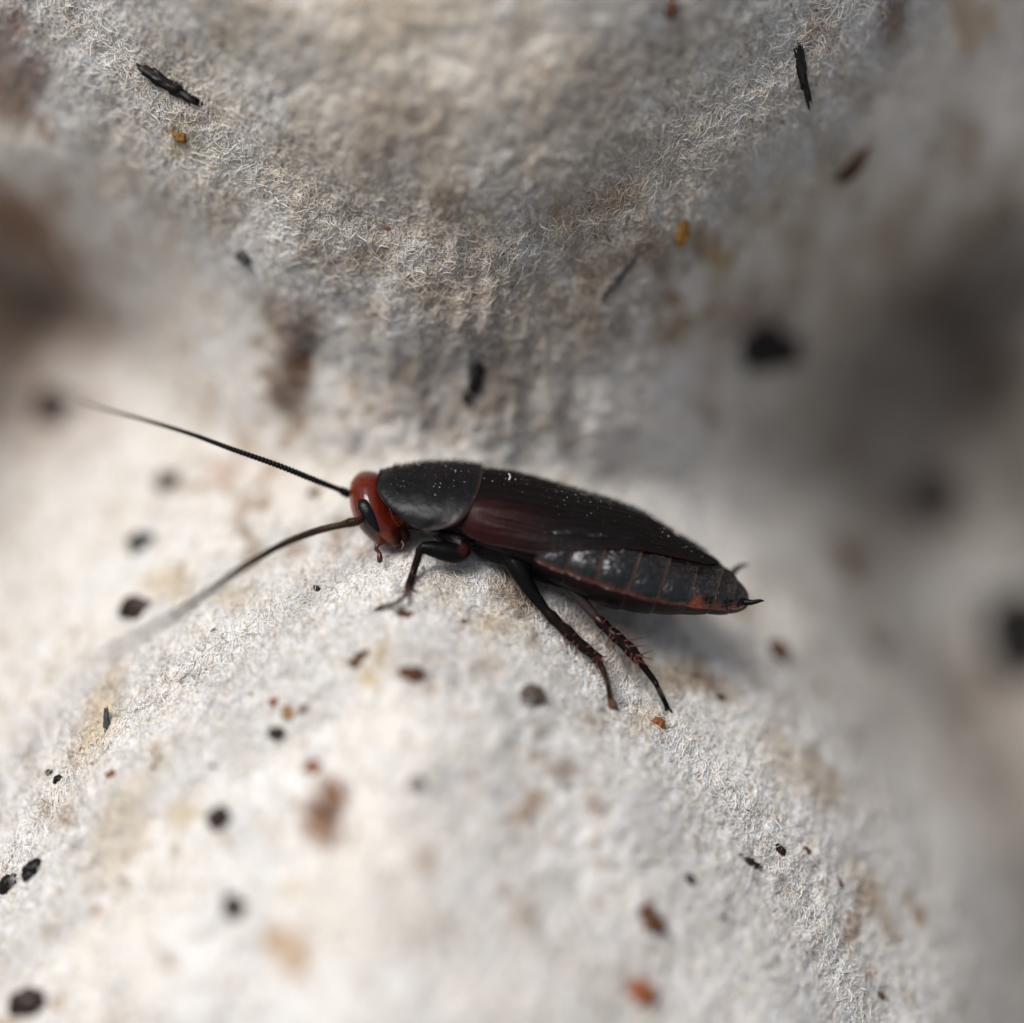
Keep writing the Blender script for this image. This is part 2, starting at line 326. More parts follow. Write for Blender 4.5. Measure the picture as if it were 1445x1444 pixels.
# felted fibres lying on and standing off the pulp
def make_fibres(N, hmin, hmax, seed, lmin, lmax, lift, rad, K=7):
    r = np.random.default_rng(seed); X = []; Zs = []
    while sum(len(a) for a in X) < N:
        x = r.uniform(-19, 19, N * 3); z = r.uniform(-18.5, 19.5, N * 3); h = surf(x, z, H_SMOOTH)
        k = (h > hmin) & (h < hmax) & (np.abs(x) < 15.6 * (D - h) / D) & (np.abs(z) < 15.6 * (D - h) / D)
        X.append(x[k]); Zs.append(z[k])
    x = np.concatenate(X)[:N]; z = np.concatenate(Zs)[:N]
    L = r.uniform(lmin, lmax, N) * r.uniform(0.5, 1, N); th = r.uniform(0, 2 * math.pi, N); cv = r.normal(0, 0.9, N)
    x0, z0 = x.copy(), z.copy()
    pts = np.zeros((N, K, 3)); amp = np.abs(r.normal(0, lift, N)); free = r.random(N) < 0.30
    ds = L / (K - 1)
    for i in range(K):
        t = i / (K - 1)
        prof = np.where(free, t ** 1.3 * 1.5, math.sin(math.pi * t)) * amp
        wig = r.normal(0, 0.012, N)
        pts[:, i, 0] = x; pts[:, i, 2] = z; pts[:, i, 1] = -(surf(x, z, H) * 0.8 + surf(x, z, H_SMOOTH) * 0.2 + prof + wig + 0.006)
        e = 0.1; slope = np.hypot((surf(x + e, z, base) - surf(x - e, z, base)) / (2 * e), (surf(x, z + e, base) - surf(x, z - e, base)) / (2 * e))
        th = th + cv / (K - 1) * 1.6 + r.normal(0, 0.28, N)
        st = ds / np.sqrt(1 + 0.6 * slope ** 2)
        x = x + np.cos(th) * st; z = z + np.sin(th) * st
    taper = np.array([0.75, 1, 1, 0.85, 0.4])
    R = (rad * r.uniform(0.6, 1.35, N))[:, None] * taper
    sc = np.stack([surf(x0, z0, stain_shade[..., c]) for c in range(3)], -1)
    return pts, R, sc
fa = make_fibres(170000, -3.2, 3.0, 41, 0.22, 0.85, 0.045, 0.0100, 5)
fb = make_fibres(24000, -16, 12, 42, 0.4, 1.3, 0.06, 0.014, 5)
fc = make_fibres(5000, -3.0, 2.5, 43, 0.5, 1.5, 0.20, 0.008, 5)
hair_object('surface_fibres', np.concatenate([fa[0], fb[0], fc[0]]), np.concatenate([fa[1], fb[1], fc[1]]), M['fibre'], tray, np.concatenate([fa[2], fb[2], fc[2]]))

# fine grit caught in the felt
r = np.random.default_rng(61); GV = []; GF = []
while len(GV) < 420 * 6:
    u, v = r.uniform(0, 1445), r.uniform(0, 1444); p = hit(u, v)
    if abs(p[1]) > 5 or r.random() < 0.12: continue
    sz = 0.022 * math.exp(r.normal(0, 0.45)); o = len(GV); st_ = r.uniform(0.6, 2.0)
    for d in ((1, 0, 0), (-1, 0, 0), (0, 1, 0), (0, -1, 0), (0, 0, 1), (0, 0, -1)): GV.append(p + np.array((0, -0.02, 0)) + np.array(d) * np.array((st_, 0.7, 1)) * sz * r.uniform(.6, 1.4))
    GF += [(o + a, o + b, o + c) for a, b, c in ((0, 2, 4), (2, 1, 4), (1, 3, 4), (3, 0, 4), (2, 0, 5), (1, 2, 5), (3, 1, 5), (0, 3, 5))]
grit = link_mesh('fine_grit', np.array(GV), GF, mat_plain('grit_brown', (0.075, 0.042, 0.024), 0.7, 0.8, 3), tray); tag(grit, kind='stuff')

# ------------------------------------------------------------------ the cockroach
RHO = math.radians(30); CR, SR = math.cos(RHO), math.sin(RHO); H0 = -0.70
roach = empty('cockroach', Vector(to_world(hit(720, 850))))
tag(roach, 'small black cockroach with a glossy rust-red head standing on the pale tray', 'cockroach')

def interp_cols(st, u):
    st = np.array(st, float); out = []
    for c in range(1, st.shape[1]):
        # monotone-ish smooth interpolation (Catmull-Rom on a non-uniform grid)
        x, y = st[:, 0], st[:, c]
        m = np.gradient(y, x); i = np.clip(np.searchsorted(x, u) - 1, 0, len(x) - 2)
        hh = x[i + 1] - x[i]; t = np.clip((u - x[i]) / hh, 0, 1)
        out.append((2 * t**3 - 3 * t**2 + 1) * y[i] + (t**3 - 2 * t**2 + t) * hh * m[i] + (-2 * t**3 + 3 * t**2) * y[i + 1] + (t**3 - t**2) * hh * m[i + 1])
    return out
BODY = [(546, 706, .45, .35, .35), (560, 708, .80, .55, .55), (600, 710, 1.25, .72, .66), (660, 716, 1.52, .86, .74), (720, 729, 1.72, .95, .86), (800, 756, 1.88, 1.02, 1.08), (880, 783, 1.90, 1.01, 1.36),
        (940, 806, 1.64, .76, 1.07), (1000, 829, 1.10, .56, .57), (1035, 844, .60, .36, .31), (1051, 849, .25, .17, .15), (1057, 851, .08, .06, .06)]
PRON = [(532, 692, .88, .46, .3), (560, 698, 1.22, .56, .3), (605, 705, 1.58, .74, .3), (640, 711, 1.70, .86, .3), (675, 718, 1.74, .93, .3)]
def section_pt(st, u, phi, extra=0.0, flat=0.85):
    """Point on the trunk: u = station (px), phi = angle from the mid-back (rad), extra = mm off the surface."""
    u = np.asarray(u, float); phi = np.asarray(phi, float)
    va, W, Hd, Hv = interp_cols(st, u)
    va2 = interp_cols(st, u + 2)[0]; va1 = interp_cols(st, u - 2)[0]; sl = (va2 - va1) / 4.0
    c, s = np.cos(phi), np.sin(phi)
    l = np.sign(s) * np.abs(s) ** flat * (W + extra); d = np.where(c > 0, Hd + extra, Hv + extra) * np.sign(c) * np.abs(c) ** 0.95
    n = d * CR - l * SR; h = H0 + l * CR + d * SR
    nrm = np.sqrt(1 + sl ** 2); nx, nz = sl / nrm, 1 / nrm          # perpendicular to the axis in the picture plane
    k = (D - H0) / D / PX
    x = (u - 722.5) * k + n * nx; z = (722 - va) * k + n * nz
    return np.stack([x, -h, z], -1)
def grid_faces(a, b, wrap=False):
    f = []
    for i in range(a - 1):
        for j in range(b if wrap else b - 1):
            f.append((i * b + j, i * b + (j + 1) % b, (i + 1) * b + (j + 1) % b, (i + 1) * b + j))
    return f
def plate(name, P, thick, mat, parent, cols, inward=None):
    """Closed curved plate from a grid of points P[a,b,3]; thickness goes inward (toward the body axis)."""
    a, b = P.shape[:2]
    gu = np.gradient(P, axis=0); gv = np.gradient(P, axis=1); n = np.cross(gu, gv); n /= np.linalg.norm(n, axis=-1, keepdims=True) + 1e-9
    ctr = P.reshape(-1, 3).mean(0) + np.array((0, 0.9, -0.9)) * 0.6
    sg = np.sign(((P - ctr) * n).sum(-1).sum()); n = n * sg
    th = np.full((a, b), thick); Pin = P - n * th[..., None]
    V = np.concatenate([P.reshape(-1, 3), Pin.reshape(-1, 3)]); F = grid_faces(a, b); m = a * b
    F2 = [tuple(x + m for x in f[::-1]) for f in F]; R = []
    edge = [(i * b) for i in range(a)] + [(a - 1) * b + j for j in range(1, b)] + [i * b + b - 1 for i in range(a - 2, -1, -1)] + [j for j in range(b - 2, 0, -1)]
    for q in range(len(edge)):
        e0, e1 = edge[q], edge[(q + 1) % len(edge)]; R.append((e1, e0, e0 + m, e1 + m))
    allF = F + F2 + R
    if sg < 0: allF = [f[::-1] for f in allF]
    cc = np.concatenate([cols.reshape(-1, 3)] * 2)
    return link_mesh(name, V, allF, mat, parent, True, cc)
def catmull(P, n):
    P = np.asarray(P, float); out = []
    E = np.concatenate([[2 * P[0] - P[1]], P, [2 * P[-1] - P[-2]]])
    for i in range(len(P) - 1):
        p0, p1, p2, p3 = E[i:i + 4]
        for t in np.linspace(0, 1, n, endpoint=False):
            out.append(0.5 * ((2 * p1) + (-p0 + p2) * t + (2 * p0 - 5 * p1 + 4 * p2 - p3) * t**2 + (-p0 + 3 * p1 - 3 * p2 + p3) * t**3))
    out.append(P[-1]); return np.array(out)
def tube(path, rad, seg=12, squash=None, cap=True):
    """Round tube; path (n,3), rad (n,). squash: (axis vector, factor) flattens the ring along that axis."""
    n = len(path); T = np.gradient(path, axis=0); T /= np.linalg.norm(T, axis=1, keepdims=True) + 1e-12
    ref = np.array((0, 1.0, 0)) ; V = []; F = []
    for i in range(n):
        a = np.cross(T[i], ref); a /= np.linalg.norm(a) + 1e-9; b = np.cross(T[i], a)
        for j in range(seg):
            q = 2 * math.pi * j / seg; o = (a * math.cos(q) + b * math.sin(q) * (squash or 1.0)) * rad[i]; V.append(path[i] + o)
    F = grid_faces(n, seg, True)
    if cap:
        V.append(path[0] - T[0] * rad[0] * 0.6); V.append(path[-1] + T[-1] * rad[-1] * 0.6); c0, c1 = n * seg, n * seg + 1
        for j in range(seg):
            F.append((c0, (j + 1) % seg, j)); F.append((c1, (n - 1) * seg + j, (n - 1) * seg + (j + 1) % seg))
    return np.array(V), F
def limb(pts, n=6, seg=12, squash=None):          # pts: (u, v, h, radius px)
    P = np.array([np.append(Q(u, v, h), r / PX) for u, v, h, r in pts]); c = catmull(P, n)
    return tube(c[:, :3], np.maximum(c[:, 3], 0.012), seg, squash)

# --- one continuous trunk, head and legs, fused by a voxel remesh
BLK = (0.0035, 0.003, 0.003); DKB = (0.008, 0.0045, 0.0035); RED = (0.082, 0.0085, 0.002); ORG = (0.20, 0.036, 0.006); MAR = (0.07, 0.014, 0.008)
src_v, src_f, src_c = [], [], []
def add_src(V, F, col):
    o = sum(len(a) for a in src_v); src_v.append(V); src_f.extend([tuple(x + o for x in f) for f in F])
    src_c.append(np.array(col, float) if np.ndim(col) == 2 else np.tile(np.array(col, float), (len(V), 1)))
us = np.concatenate([np.linspace(546, 1050, 70), [1052, 1054.5, 1057]]); ph = np.linspace(0, 2 * math.pi, 40, endpoint=False)
U, PH = np.meshgrid(us, ph, indexing='ij'); P = section_pt(BODY, U, PH, -0.02).reshape(-1, 3)
F = grid_faces(len(us), 40, True); m0 = len(P); P = np.concatenate([P, [P[:40].mean(0)], [P[-40:].mean(0)]])
for j in range(40): F.append((m0, (j + 1) % 40, j)); F.append((m0 + 1, m0 - 40 + j, m0 - 40 + (j + 1) % 40))
add_src(P, F, BLK)
# head: path from the crown down to the mouth; (u, v, half-length px in the picture, half-depth mm, h)
HEAD = [(520, 665.5, 3, .10, -1.0), (520, 666.3, 8, .28, -1.0), (520, 668.5, 14, .50, -0.98), (519.5, 673, 19, .70, -0.95), (519, 680, 23.5, .86, -0.92), (519, 689, 26, .96, -0.88), (520, 699, 27.5, 1.02, -0.84), (524, 714, 29, 1.02, -0.78), (532, 731, 28, .92, -0.72), (543, 746, 25, .76, -0.68), (553, 758, 20, .55, -0.66), (560, 767, 13, .36, -0.66), (563, 771, 4, .14, -0.66)]
hp = catmull(np.array(HEAD, float), 5); ctr2 = hp[:, :2]; T2 = np.gradient(ctr2, axis=0); T2 /= np.linalg.norm(T2, axis=1, keepdims=True)
HV = []; HC = []
for i in range(len(hp)):
    nx, ny = T2[i, 1], -T2[i, 0]
    if i < 20: nx, ny = 1.0, 0.0                        # crown sections stay level
    for j in range(28):
        q = 2 * math.pi * j / 28; s = math.cos(q); t = math.sin(q)
        uu = hp[i, 0] + nx * s * hp[i, 2]; vv = hp[i, 1] + ny * s * hp[i, 2] + (t * 7 * (hp[i, 3])); hh = hp[i, 4] + t * hp[i, 3]
        HV.append(Q(uu, vv, hh))
        k = i / (len(hp) - 1); c = np.array(RED)
        c = c * (1 - 0.55 * max(0, (k - 0.78) / 0.22)) if k > 0.78 else c
        edge = max(0, -s - 0.55) / 0.45; c = c * (1 - 0.5 * edge) + np.array(ORG) * 0.5 * edge
        HC.append(c)
HF = grid_faces(len(hp), 28, True); m0 = len(HV); HV = np.array(HV)
HV = np.concatenate([HV, [HV[:28].mean(0)], [HV[-28:].mean(0)]]); HC += [np.array(RED), np.array(RED) * 0.4]
for j in range(28): HF.append((m0, (j + 1) % 28, j)); HF.append((m0 + 1, m0 - 28 + j, m0 - 28 + (j + 1) % 28))
add_src(HV, HF, np.array(HC))
# neck collar and mouthparts
add_src(*limb([(540, 700, -1.0, 22), (556, 712, -0.95, 24), (575, 722, -0.95, 24)]), (0.12, 0.018, 0.007))
add_src(*limb([(556, 748, -0.6, 14), (567, 757, -0.6, 13), (572, 766, -0.6, 8)]), (0.035, 0.010, 0.007))
BRN = (0.035, 0.016, 0.010); TAR = (0.055, 0.032, 0.016)
def foot(u, v, lift=0.13): p = hit(u, v); return float(-p[1] + lift)
f1, f2, f3 = foot(533, 859), foot(863, 994), foot(942, 999)
LEGS = [  # near side: (segments, colour); each segment (u, v, h, radius px)
    ([(606, 738, -0.4, 15), (630, 754, 0.05, 16), (654, 770, 0.35, 12)], BLK),
    ([(655, 771, 0.35, 12), (648, 780, 0.40, 14.5), (630, 779, 0.45, 14.5), (612, 775, 0.50, 12), (594, 772, 0.55, 8)], BLK),
    ([(593, 773, 0.55, 6.5), (590, 785, 0.52, 5.8), (583, 808, 0.5, 5.5), (576, 830, 0.46, 6.0)], DKB),
    ([(576, 831, 0.46, 4.0), (570, 842, max(f1, .3) + .14, 3.6), (560, 851, f1 + .16, 3.4), (549, 854, f1 + .1, 3.2), (541, 855, f1 + .06, 3.0), (534, 858, f1, 3.4)], TAR),
    ([(668, 750, -0.5, 19), (694, 772, -0.1, 22), (724, 790, 0.12, 15)], BLK),
    ([(716, 782, 0.15, 15), (732, 804, 0.3, 14.5), (748, 832, 0.42, 10.5), (770, 862, 0.5, 7)], BLK),
    ([(768, 860, 0.5, 6.2), (779, 871, 0.5, 9.0), (790, 882, 0.5, 7.8), (801, 892, 0.5, 9.2), (815, 905, 0.5, 7.6), (826, 915, 0.5, 8.6), (836, 923, 0.5, 7.2), (845, 931, 0.5, 8.6)], DKB),
    ([(845, 932, 0.5, 4.6), (851, 946, 0.52, 4.5), (857, 962, max(f2, .3) + .12, 4.2), (859, 974, f2 + .1, 4.0), (861, 985, f2 + .05, 4.4)], (0.022, 0.013, 0.006)),
    ([(861, 986, f2 + .06, 4.6), (863, 991, f2 + .02, 5.4), (866, 996, f2 - .03, 6.6)], (0.085, 0.045, 0.022)),
    ([(740, 776, -0.4, 22), (768, 797, -0.05, 25), (800, 820, 0.0, 15)], BLK),
    ([(792, 812, 0.0, 12), (808, 832, 0.05, 9.5), (826, 854, 0.1, 7.5), (842, 872, 0.15, 6.0)], (0.03, 0.022, 0.02)),
    ([(841, 871, 0.15, 6.0), (850, 880, 0.18, 8.6), (859, 889, 0.2, 7.6), (869, 898, 0.25, 9.6), (880, 908, 0.27, 8.2), (889, 917, 0.3, 10), (896, 925, 0.32, 8.4), (901, 931, 0.33, 9.0)], DKB),
    ([(900, 930, 0.33, 5.4), (912, 946, 0.36, 5.2), (924, 962, 0.4, 4.6), (927, 968, 0.4, 4.0), (934, 982, f3 + .14, 4.4), (937, 988, f3 + .08, 3.8), (942, 999, f3, 4.2)], BLK)]
for (u0, knee, ft) in [((598, 722), (580, 712), (572, 690)), ((690, 735), (660, 700), (690, 668)), ((770, 765), (800, 735), (835, 716))]:   # far side
    fh = foot(*ft)
    LEGS += [([(u0[0], u0[1], -1.9, 13), ((u0[0] + knee[0]) / 2, (u0[1] + knee[1]) / 2, -2.2, 11), (knee[0], knee[1], -2.5, 7)], BLK),
             ([(knee[0], knee[1], -2.5, 6.5), ((knee[0] + ft[0]) / 2, (knee[1] + ft[1]) / 2, (fh - 2.5) / 2, 6), (ft[0], ft[1], fh, 4)], DKB)]
for q, (pts, col) in enumerate(LEGS):
    if q < 13: pts = [(u, v, max(h, float(-hit(u, v)[1]) + 0.05 + 0.8 * rr / PX) if v > 780 else h, rr) for u, v, h, rr in pts]
    add_src(*limb(pts), col)
allV = np.concatenate(src_v); allC = np.concatenate(src_c)
tmp = bpy.data.meshes.new('tmp'); tmp.from_pydata(allV.tolist(), [], src_f); to = bpy.data.objects.new('tmp', tmp); C.objects.link(to)
md = to.modifiers.new('r', 'REMESH'); md.mode = 'VOXEL'; md.voxel_size = 0.028; md.use_smooth_shade = True
sm = to.modifiers.new('s', 'SMOOTH'); sm.factor = 0.5; sm.iterations = 5
dg = bpy.context.evaluated_depsgraph_get(); ev = to.evaluated_get(dg); em = ev.to_mesh()
bv = np.zeros(len(em.vertices) * 3); em.vertices.foreach_get('co', bv); bv = bv.reshape(-1, 3)
bfaces = [tuple(p.vertices) for p in em.polygons]; ev.to_mesh_clear()
bpy.data.objects.remove(to); bpy.data.meshes.remove(tmp)
kd = KDTree(len(allV))
for i, p in enumerate(allV): kd.insert(p, i)
kd.balance()
bcol = np.zeros((len(bv), 3))
for i, p in enumerate(bv):
    s = 0; acc = np.zeros(3)
    for co, idx, dist in kd.find_n(p, 3):
        wgt = 1 / (dist + 0.01); acc += allC[idx] * wgt; s += wgt
    bcol[i] = acc / s
# dark mask on the face below the eyes, red at the joints
def px_of(P):
    k = D / (D + P[:, 1]) * PX; return P[:, 0] * k + 722.5, 722 - P[:, 2] * k
pu, pv = px_of(bv)
def patch(u, v, a, b, ang, col, st, cond=True):
    t = math.radians(ang); X = pu - u; Y = pv - v; p1 = (X * math.cos(t) + Y * math.sin(t)) / a; p2 = (-X * math.sin(t) + Y * math.cos(t)) / b
    f = (st * (1 - smoothstep(0.7, 1.2, np.hypot(p1, p2))) * cond)[:, None]; bcol[:] = bcol * (1 - f) + f * np.array(col)
near = (-bv[:, 1] > -1.6)
patch(519, 745, 17, 8, 50, (0.035, 0.028, 0.026), 0.9, near); patch(548, 757, 12, 6, 20, (0.24, 0.06, 0.015), 0.4, near)
patch(566, 755, 14, 16, 0, (0.02, 0.008, 0.006), 0.85, near); patch(560, 735, 10, 10, 0, (0.10, 0.016, 0.007), 0.5, near)
for (u, v, r) in [(656, 776, 11), (576, 832, 7), (845, 931, 7), (900, 930, 7), (842, 872, 7)]: patch(u, v, r, r, 0, (0.05, 0.012, 0.006), 0.4, near)
# black head hides nothing: keep the trunk under the plates black
body = link_mesh('body', bv, bfaces, M['body'], roach, True, bcol)
bvh = BVHTree.FromPolygons([tuple(p) for p in bv], bfaces)
def on_body(u, v, lift=0.0):
    o = np.array((0, -D, 0.0)); d = Q(u, v, 0) - o; d /= np.linalg.norm(d)
    loc, nor, idx, dist = bvh.ray_cast(Vector(o), Vector(d))
    return np.array(loc) - d * lift, np.array(nor)

# --- abdomen plates
BORD = [772, 812, 852, 898, 937, 976, 1008, 1032, 1053]
def seg_cols(PHI, TT, top):
    c = np.tile(np.array(BLK) * 1.25, PHI.shape + (1,))
    a = np.abs(np.degrees(PHI)); e = smoothstep(86, 90, a)[..., None] if top else (1 - smoothstep(94, 97, np.where(a > 180, 360 - a, a)))[..., None]
    c = c * (1 - e * 0.85) + np.array((0.06, 0.010, 0.003)) * e * 0.8
    r = smoothstep(0.90, 0.97, TT)[..., None]; c = c * (1 - r * 0.6) + np.array((0.11, 0.05, 0.03)) * r * 0.7
    return c
for i in range(len(BORD) - 1):
    u0, u1 = BORD[i], BORD[i + 1]; L = u1 - u0
    tt = np.array([0, .15, .35, .55, .72, .84, .91, .96, 1.0, 1.04]); phi = np.radians(np.linspace(-93, 93, 50))
    TT, PHI = np.meshgrid(tt, phi, indexing='ij'); UU = u0 - 3 + (L + 4) * TT
    jig = 0.010 * np.sin(PHI * 9 + i * 2.1) + 0.008 * np.sin(PHI * 17 + TT * 6 + i)
    lift = 0.020 + 0.045 * TT + 0.065 * np.sin(math.pi * np.clip(TT, 0, 1)) + jig - 0.06 * smoothstep(0.97, 1.04, TT)
    cols = seg_cols(PHI, TT, True)
    if i >= 5:
        g = (smoothstep(62, 86, np.abs(np.degrees(PHI)) + 8 * np.sin(TT * 7 + i)) * np.sin(math.pi * np.clip(TT, 0, 1)) ** 0.6 * (0.9 if i in (5, 7) else 0.3))[..., None]; cols = cols * (1 - g) + np.array((0.17, 0.038, 0.007)) * g
    t = plate('tergite', section_pt(BODY, UU, PHI, lift), 0.03, M['tergite'], roach, cols)
    phi = np.radians(np.linspace(93.5, 266.5, 40)); TT, PHI = np.meshgrid(tt, phi, indexing='ij'); UU = u0 - 3 + (L + 4) * TT
    lift = 0.01 + 0.04 * TT + 0.02 * np.sin(math.pi * np.clip(TT, 0, 1)) - 0.06 * smoothstep(0.97, 1.04, TT)
    sc_ = seg_cols(PHI, TT * 0.9, False) * np.array((1.3, 1.0, 0.9))
    plate('sternite', section_pt(BODY, UU, PHI, lift), 0.03, M['sternite'], roach, sc_)

# --- pronotum shield
phi = np.radians(np.linspace(-93, 93, 64)); tt = np.concatenate([[0, .015, .04], np.linspace(.08, .92, 30), [.96, .985, 1.0]])
TT, PHI = np.meshgrid(tt, phi, indexing='ij'); A = np.abs(np.degrees(PHI))
uf = 532 + 9 * smoothstep(35, 62, A) + 52 * np.maximum(0, (A - 40) / 53) ** 2.6; ur = 672 - 31 * (A / 90) ** 2.0 - 34 * np.maximum(0, (A - 55) / 38) ** 3
UU = uf + (ur - uf) * TT
lift = 0.10 + 0.02 * np.sin(PHI * 5 + TT * 7) * np.sin(TT * 9) + 0.025 * smoothstep(0.90, 0.97, TT) + 0.03 * smoothstep(78, 90, A) - 0.07 * (1 - smoothstep(0.0, 0.06, TT)) - 0.05 * smoothstep(0.975, 1.0, TT)
cols = np.tile(np.array((0.007, 0.007, 0.008)), TT.shape + (1,))
e = np.maximum(smoothstep(0.965, 0.99, TT), smoothstep(86, 91, A))[..., None] * 0.7; cols = cols * (1 - e) + np.array((0.04, 0.024, 0.02)) * e
e = (smoothstep(0.7, 1.0, TT) * smoothstep(40, 70, A) * 0.35)[..., None]; cols = cols * (1 - e) + np.array((0.04, 0.010, 0.006)) * e
pron = plate('pronotum', section_pt(PRON, UU, PHI, lift), 0.045, M['pronotum'], roach, cols)

# --- forewings: each a curved leathery plate following the back, the near one overlapping at the mid-line
def wing(side, lift0):
    tt = np.linspace(0, 1, 90); q = np.linspace(0, 1, 46)
    TT, QQ = np.meshgrid(tt, q, indexing='ij')
    UU = 648 + (1000 - 648) * TT
    po = np.interp(tt, [0, .06, .15, .33, .43, .535, .64, .74, .86, .93, .97, 1.0], [78, 90, 92, 81, 64, 49, 36, 25, 12, 6, 1, -10])
    pi_ = np.interp(tt, [0, .1, .5, .9, 1.0], [-2, -12, -16, -20, -26])
    PD = pi_[:, None] + (po - pi_)[:, None] * QQ
    PHI = np.radians(PD) * side
    vein = 0.020 * np.abs(np.sin(QQ * 26 + TT * 6 + 0.4 * np.sin(TT * 9))) ** 3 * smoothstep(0.05, 0.2, TT) * (1 - smoothstep(.7, .95, QQ))
    groove = -0.055 * np.exp(-((QQ - (0.60 + 0.20 * TT)) / 0.035) ** 2) * smoothstep(0.04, .15, TT) * (1 - smoothstep(.75, .95, TT))
    humeral = 0.05 * np.exp(-((QQ - 0.45) / 0.2) ** 2) * (1 - smoothstep(0.1, .5, TT))
    lift = lift0 + vein + groove + humeral + 0.05 * smoothstep(0.4, 1.0, QQ) * smoothstep(0.3, 0.8, TT) - 0.10 * (1 - smoothstep(0, 0.10, TT))
    Wst = [(a, b, c * 1.0, d, e) for a, b, c, d, e in BODY]
    Pp = section_pt(Wst, UU, PHI, lift)
    c = np.tile(np.array((0.006, 0.0045, 0.0048)), TT.shape + (1,))
    r = ((1 - smoothstep(0.05, 0.48, TT)) * smoothstep(0.25, 0.6, QQ))[..., None]; c = c * (1 - r) + np.array((0.022, 0.0045, 0.004)) * r
    r = (smoothstep(0.95, 1.0, QQ) * 0.6)[..., None]; c = c * (1 - r) + np.array((0.03, 0.011, 0.007)) * r
    vv_ = (np.abs(np.sin(QQ * 26 + TT * 6 + 0.4 * np.sin(TT * 9))) ** 6)[..., None] * 0.45; c = c * (1 - vv_) + c * 0.35 * vv_
    return plate('forewing', Pp, 0.035, M['wing'], roach, c)
wing(-1, 0.06); near_wing = wing(1, 0.12)

# --- eyes
def eye(pts, side):
    P = []
    for (u, v, r) in pts:
        if side > 0: p, nrm = on_body(u, v, 0.0)
        P.append(np.append(p, r / PX))
    c = catmull(np.array(P), 6); V, F = tube(c[:, :3], c[:, 3], 16, 0.55)
    return V, F
V, F = eye([(508, 707, 4.5), (512, 712, 9), (517, 721, 9), (523, 732, 7.5), (529, 742, 5.2), (534, 750, 2.5)], 1)
link_mesh('eye', V, F, M['eye'], body, True)
V2 = V.copy(); V2[:, 1] = 2 * 0.85 - V2[:, 1]; V2[:, 2] += 0.35
link_mesh('eye', V2, [f[::-1] for f in F], M['eye'], body, True)

# --- antennae, beaded
def antenna(pts, col, bead, amp):
    P = np.array([np.append(Q(u, v, h), r / PX) for u, v, h, r in pts]); c = catmull(P, 46)
    s = np.concatenate([[0], np.cumsum(np.linalg.norm(np.diff(c[:, :3], axis=0), axis=1))])
    rr = c[:, 3] * (1 + amp * np.sin(2 * math.pi * s / bead)); V, F = tube(c[:, :3], np.maximum(rr, 0.012), 8)
    link_mesh('antenna', V, F, M['body'], body, True, np.tile(np.array(col), (len(V), 1)))
antenna([(497, 699, -1.05, 5.0), (491, 697, -1.05, 6.2), (483, 693, -1.0, 6.0), (476, 690, -0.95, 4.2), (440, 676, -0.6, 4.4), (390, 656, -0.3, 4.1), (330, 635, -0.4, 3.7), (270, 613, -0.9, 3.2), (205, 593, -1.7, 2.6), (150, 578, -2.6, 1.9), (112, 566, -3.3, 1.1)], (0.004, 0.0035, 0.0035), 0.115, 0.18)
antenna([(510, 732, 0.10, 4.5), (503, 736, 0.25, 6.2), (493, 738, 0.35, 6.6), (482, 741, 0.5, 5.0), (445, 750, 0.7, 5.2), (400, 768, 1.3, 5.0), (352, 795, 2.0, 4.8), (302, 830, 2.9, 4.4), (250, 866, 3.9, 4.0), (200, 897, 5.0, 3.4), (140, 930, 6.2, 2.4)], (0.030, 0.016, 0.008), 0.10, 0.05)
# --- palps and cerci
def small(name, pts, col, mat='body', seg=10):
    V, F = limb(pts, 6, seg); return link_mesh(name, V, F, M[mat], body, True, np.tile(np.array(col), (len(V), 1)))
small('palp', [(552, 762, -0.35, 3.4), (540, 766, -0.1, 3.4), (533, 769, 0, 3.3), (531, 775, 0.02, 3.0), (535, 780, 0.03, 2.8), (536, 787, 0.04, 4.2), (536, 793, 0.04, 3.6)], (0.05, 0.016, 0.010))
small('palp', [(560, 764, -1.0, 3.2), (549, 771, -1.1, 2.8), (545, 782, -1.2, 2.4), (546, 795, -1.2, 3.2), (543, 800, -1.2, 2.2)], (0.05, 0.02, 0.012))
small('palp', [(567, 764, -0.4, 3.6), (570, 770, -0.35, 3.2), (567, 776, -0.3, 2.6), (564, 779, -0.3, 1.6)], (0.035, 0.014, 0.010))
small('cercus', [(1040, 848, -0.55, 5.0), (1050, 850, -0.4, 5.2), (1062, 850, -0.3, 3.8), (1072, 848, -0.25, 2.6), (1078, 848, -0.2, 0.8)], BLK)
small('cercus', [(1026, 818, -1.6, 4.6), (1034, 808, -1.8, 4.8), (1043, 800, -2.0, 3.6), (1052, 797, -2.1, 2.2), (1057, 797, -2.2, 0.8)], (0.02, 0.02, 0.022))
# --- leg spines: short amber thorns on the shins
SP = [(790, 884, -60, 12), (812, 904, 150, 11), (826, 914, -20, 24), (816, 908, 105, 26), (835, 924, -35, 20), (842, 928, -8, 20), (845, 930, 22, 18), (838, 928, 110, 20), (843, 932, 95, 16), (832, 921, 170, 10), (800, 893, 120, 10), (808, 898, -40, 12),
      (853, 884, 120, 16), (858, 888, -25, 22), (866, 896, -10, 26), (862, 893, 110, 20), (878, 905, -10, 30), (872, 902, 120, 22), (886, 912, -2, 28), (884, 916, 105, 22), (892, 919, 100, 24), (896, 924, 15, 26), (898, 926, -20, 26), (895, 926, 80, 26), (900, 931, 30, 24), (899, 931, 75, 20), (850, 880, -50, 16), (868, 898, 140, 16),
      (588, 800, 170, 9), (583, 812, 15, 9), (579, 826, 160, 13), (575, 832, 170, 12), (580, 832, 20, 12)]
